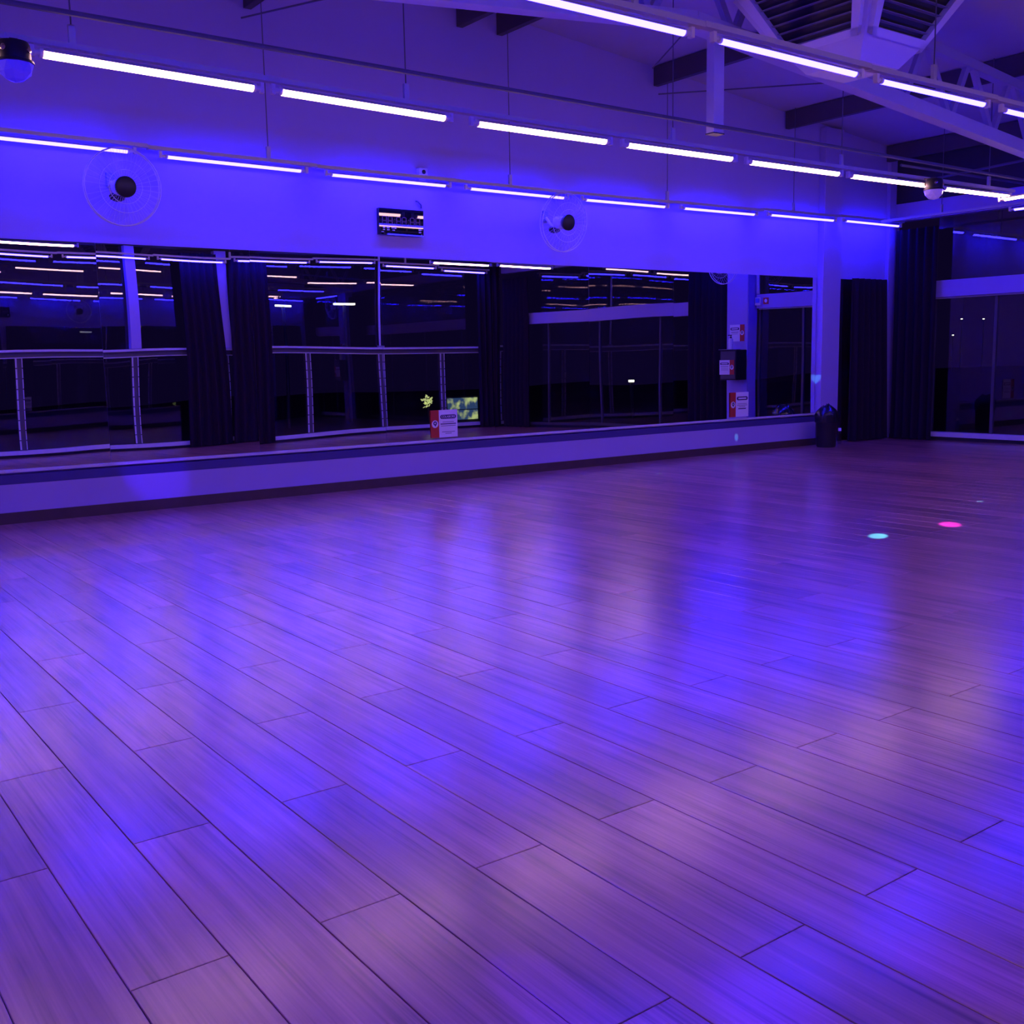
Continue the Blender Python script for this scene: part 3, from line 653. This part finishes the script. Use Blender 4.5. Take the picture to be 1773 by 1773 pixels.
# ------------------------------------------------------------------ air diffuser hanging under the roof
c0 = at_y(1502, 62, 4.9); c1 = at_y(1603, 88, 4.9)
ad = thing('air_diffuser', (7.25, 5.3, 3.3), 'white tapered air diffuser box with dark louvred grilles beneath the roof', 'diffuser')
bx0, bx1, by0, by1, bz0, bz1 = 6.88, 7.65, 4.90, 5.67, 3.53, 4.02
FL = .30
def ring(k, z): return [(bx0-k, by0-k, z), (bx1+k, by0-k, z), (bx1+k, by1+k, z), (bx0-k, by1+k, z)]
lo, hi, rmz = ring(-.03, bz0), ring(FL-.03, bz1), ring(FL, bz1+.04)
bot = ring(-.14, bz0-.14)
MB().add(bot+lo+hi, [(3,2,1,0)]+[(i, (i+1) % 4, 4+(i+1) % 4, 4+i) for i in range(4)]+[(4+i, 4+(i+1) % 4, 8+(i+1) % 4, 8+i) for i in range(4)]+[(8,9,10,11)]).build('body', M_BEAM, ad)
MB().box((bx0+.1, by0+.1, bz1+.002), (bx1-.1, by1-.1, roof(7.3)-.03)).build('duct', M_BEAM, ad)
for k in range(4):
    a0, a1 = Vector(lo[k]), Vector(lo[(k+1) % 4]); d0, d1 = Vector(hi[k]), Vector(hi[(k+1) % 4])
    nrm = (a1-a0).cross(d0-a0).normalized(); cen = (a0+a1+d0+d1)/4
    if nrm.dot(cen-Vector((7.265, 5.285, 3.9))) < 0: nrm = -nrm
    P = lambda u, v: (a0.lerp(a1, u)).lerp(d0.lerp(d1, u), v)
    fr_ = MB(); T = nrm*.05
    for (u0, v0, u1, v1) in ((.04, .02, .96, .12), (.04, .88, .96, .97), (.04, .02, .12, .97), (.88, .02, .96, .97)):
        fr_.prism([P(u0, v0), P(u1, v0), P(u1, v1), P(u0, v1)], T)
    g = fr_.build('grille_frame', M_WPLAST, ad)
    MB().prism([P(.12, .12), P(.88, .12), P(.88, .88), P(.12, .88)], nrm*.004).build('dark_opening', M_BLACK, ad)
    for j in range(6):
        v = .17+.118*j; s0, s1 = P(.125, v), P(.875, v); up = (P(.5, v+.05)-P(.5, v)).normalized()
        MB().prism([s0+nrm*.006, s1+nrm*.006, s1+nrm*.044+up*.02, s0+nrm*.044+up*.02], up*.004).build('louvre', M_GREY, g)

# ------------------------------------------------------------------ outside the windows
struct(MB().box((-30, -40, -.6), (90, YF-.13, -.12)).build('ground', M_ASPH))
struct(MB().box((XE+.13, YF-.129, -.6), (90, 50, -.12)).build('pavement', M_ASPH))
def sign_board_mat():
    M = bpy.data.materials.new('lit_board'); M.use_nodes = True; nt = M.node_tree; b = nt.nodes['Principled BSDF']
    tc = nt.nodes.new('ShaderNodeTexCoord'); n = nt.nodes.new('ShaderNodeTexNoise'); n.inputs['Scale'].default_value = 5
    cr = nt.nodes.new('ShaderNodeValToRGB'); e = cr.color_ramp.elements
    e[0].position = .44; e[0].color = (.03, .06, .15, 1); e[1].position = .66; e[1].color = (.55, .62, .22, 1)
    nt.links.new(tc.outputs['Object'], n.inputs['Vector']); nt.links.new(n.outputs['Fac'], cr.inputs[0])
    nt.links.new(cr.outputs[0], b.inputs['Emission Color']); b.inputs['Emission Strength'].default_value = 1.1; b.inputs['Base Color'].default_value = (.05, .05, .05, 1)
    return M
M_LIT = sign_board_mat()
lb = thing('lit_signboard', (15.6, -5, -.12), 'glowing yellow green signboard standing outside, seen in the mirror', 'signboard')
MB().box((15.15, -5.0, .18), (16.10, -4.97, .44)).build('upper_panel', M_LIT, lb); MB().box((15.15, -5.0, -.06), (16.10, -4.97, .16)).build('lower_panel', M_LIT, lb)
MB().box((15.1, -5.05, -.119), (16.15, -5.001, .47)).build('board_frame', M_STEEL, lb)
sh = MB(); rnd = random.Random(5)
for i in range(40):
    p = Vector((14.55+rnd.gauss(0, .05), -5+rnd.gauss(0, .05), .40+rnd.gauss(0, .055))); d = Vector((rnd.uniform(-1, 1), rnd.uniform(-1, 1), rnd.uniform(-.5, 1))).normalized()*.05
    e_ = d.orthogonal().normalized()*.022; sh.prism([p-d, p+e_, p+d, p-e_], Vector((.002, .002, .002)))
shr = thing('emissive_shrub', (14.55, -5, -.12), 'small yellow green shrub outside, floodlight painted in as leaf glow, seen in the mirror', 'shrub')
sh.build('foliage', mat('emissive_leaf', (.5, .55, .15), .6, emit=(.75, .8, .3), es=.8), shr); MB().cyl((14.55, -5, -.119), (14.55, -5, .38), .012, 6).build('stem', M_BASE, shr)  # leaves emit: light falling on the shrub is put into their material
def street_lamp(x, y, z, w, label, group=None, pr=.05):
    t = thing('street_lamp', (x, y, -.119), label, 'lamp', group)
    MB().cyl((x, y, -.119), (x, y, z), pr, 8).build('pole', M_STEEL, t); MB().box((x-w, y-.05, z), (x+w, y+.05, z+.05)).build('lamp_head', mat('lamp_glow', (.8, .8, .7), .5, emit=(1, .95, .7), es=3.0), t)
vy = 2*YM+8
for (px, py, w, l) in ((487, 534, .22, 'distant outdoor lamp bar glowing beyond the window near the black curtains'), (597, 529, .32, 'longer distant lamp bar glowing beyond the window near the downpipe')):
    q = at_y(px, py, vy); street_lamp(q.x, -8, q.z, w, l)
q = at_x(1093, 652, 19.0); street_lamp(19.0, 2*YM-q.y, q.z, .06, 'small distant lamp glowing beyond the long end window')
for (px, py) in ((1703, 553), (1665, 553), (1650, 581)):
    q = at_x(px, py, 62.0); street_lamp(q.x, q.y, q.z, .035, 'tiny far street lamp beyond the end window', 'far street lamps beyond the end window', .018)
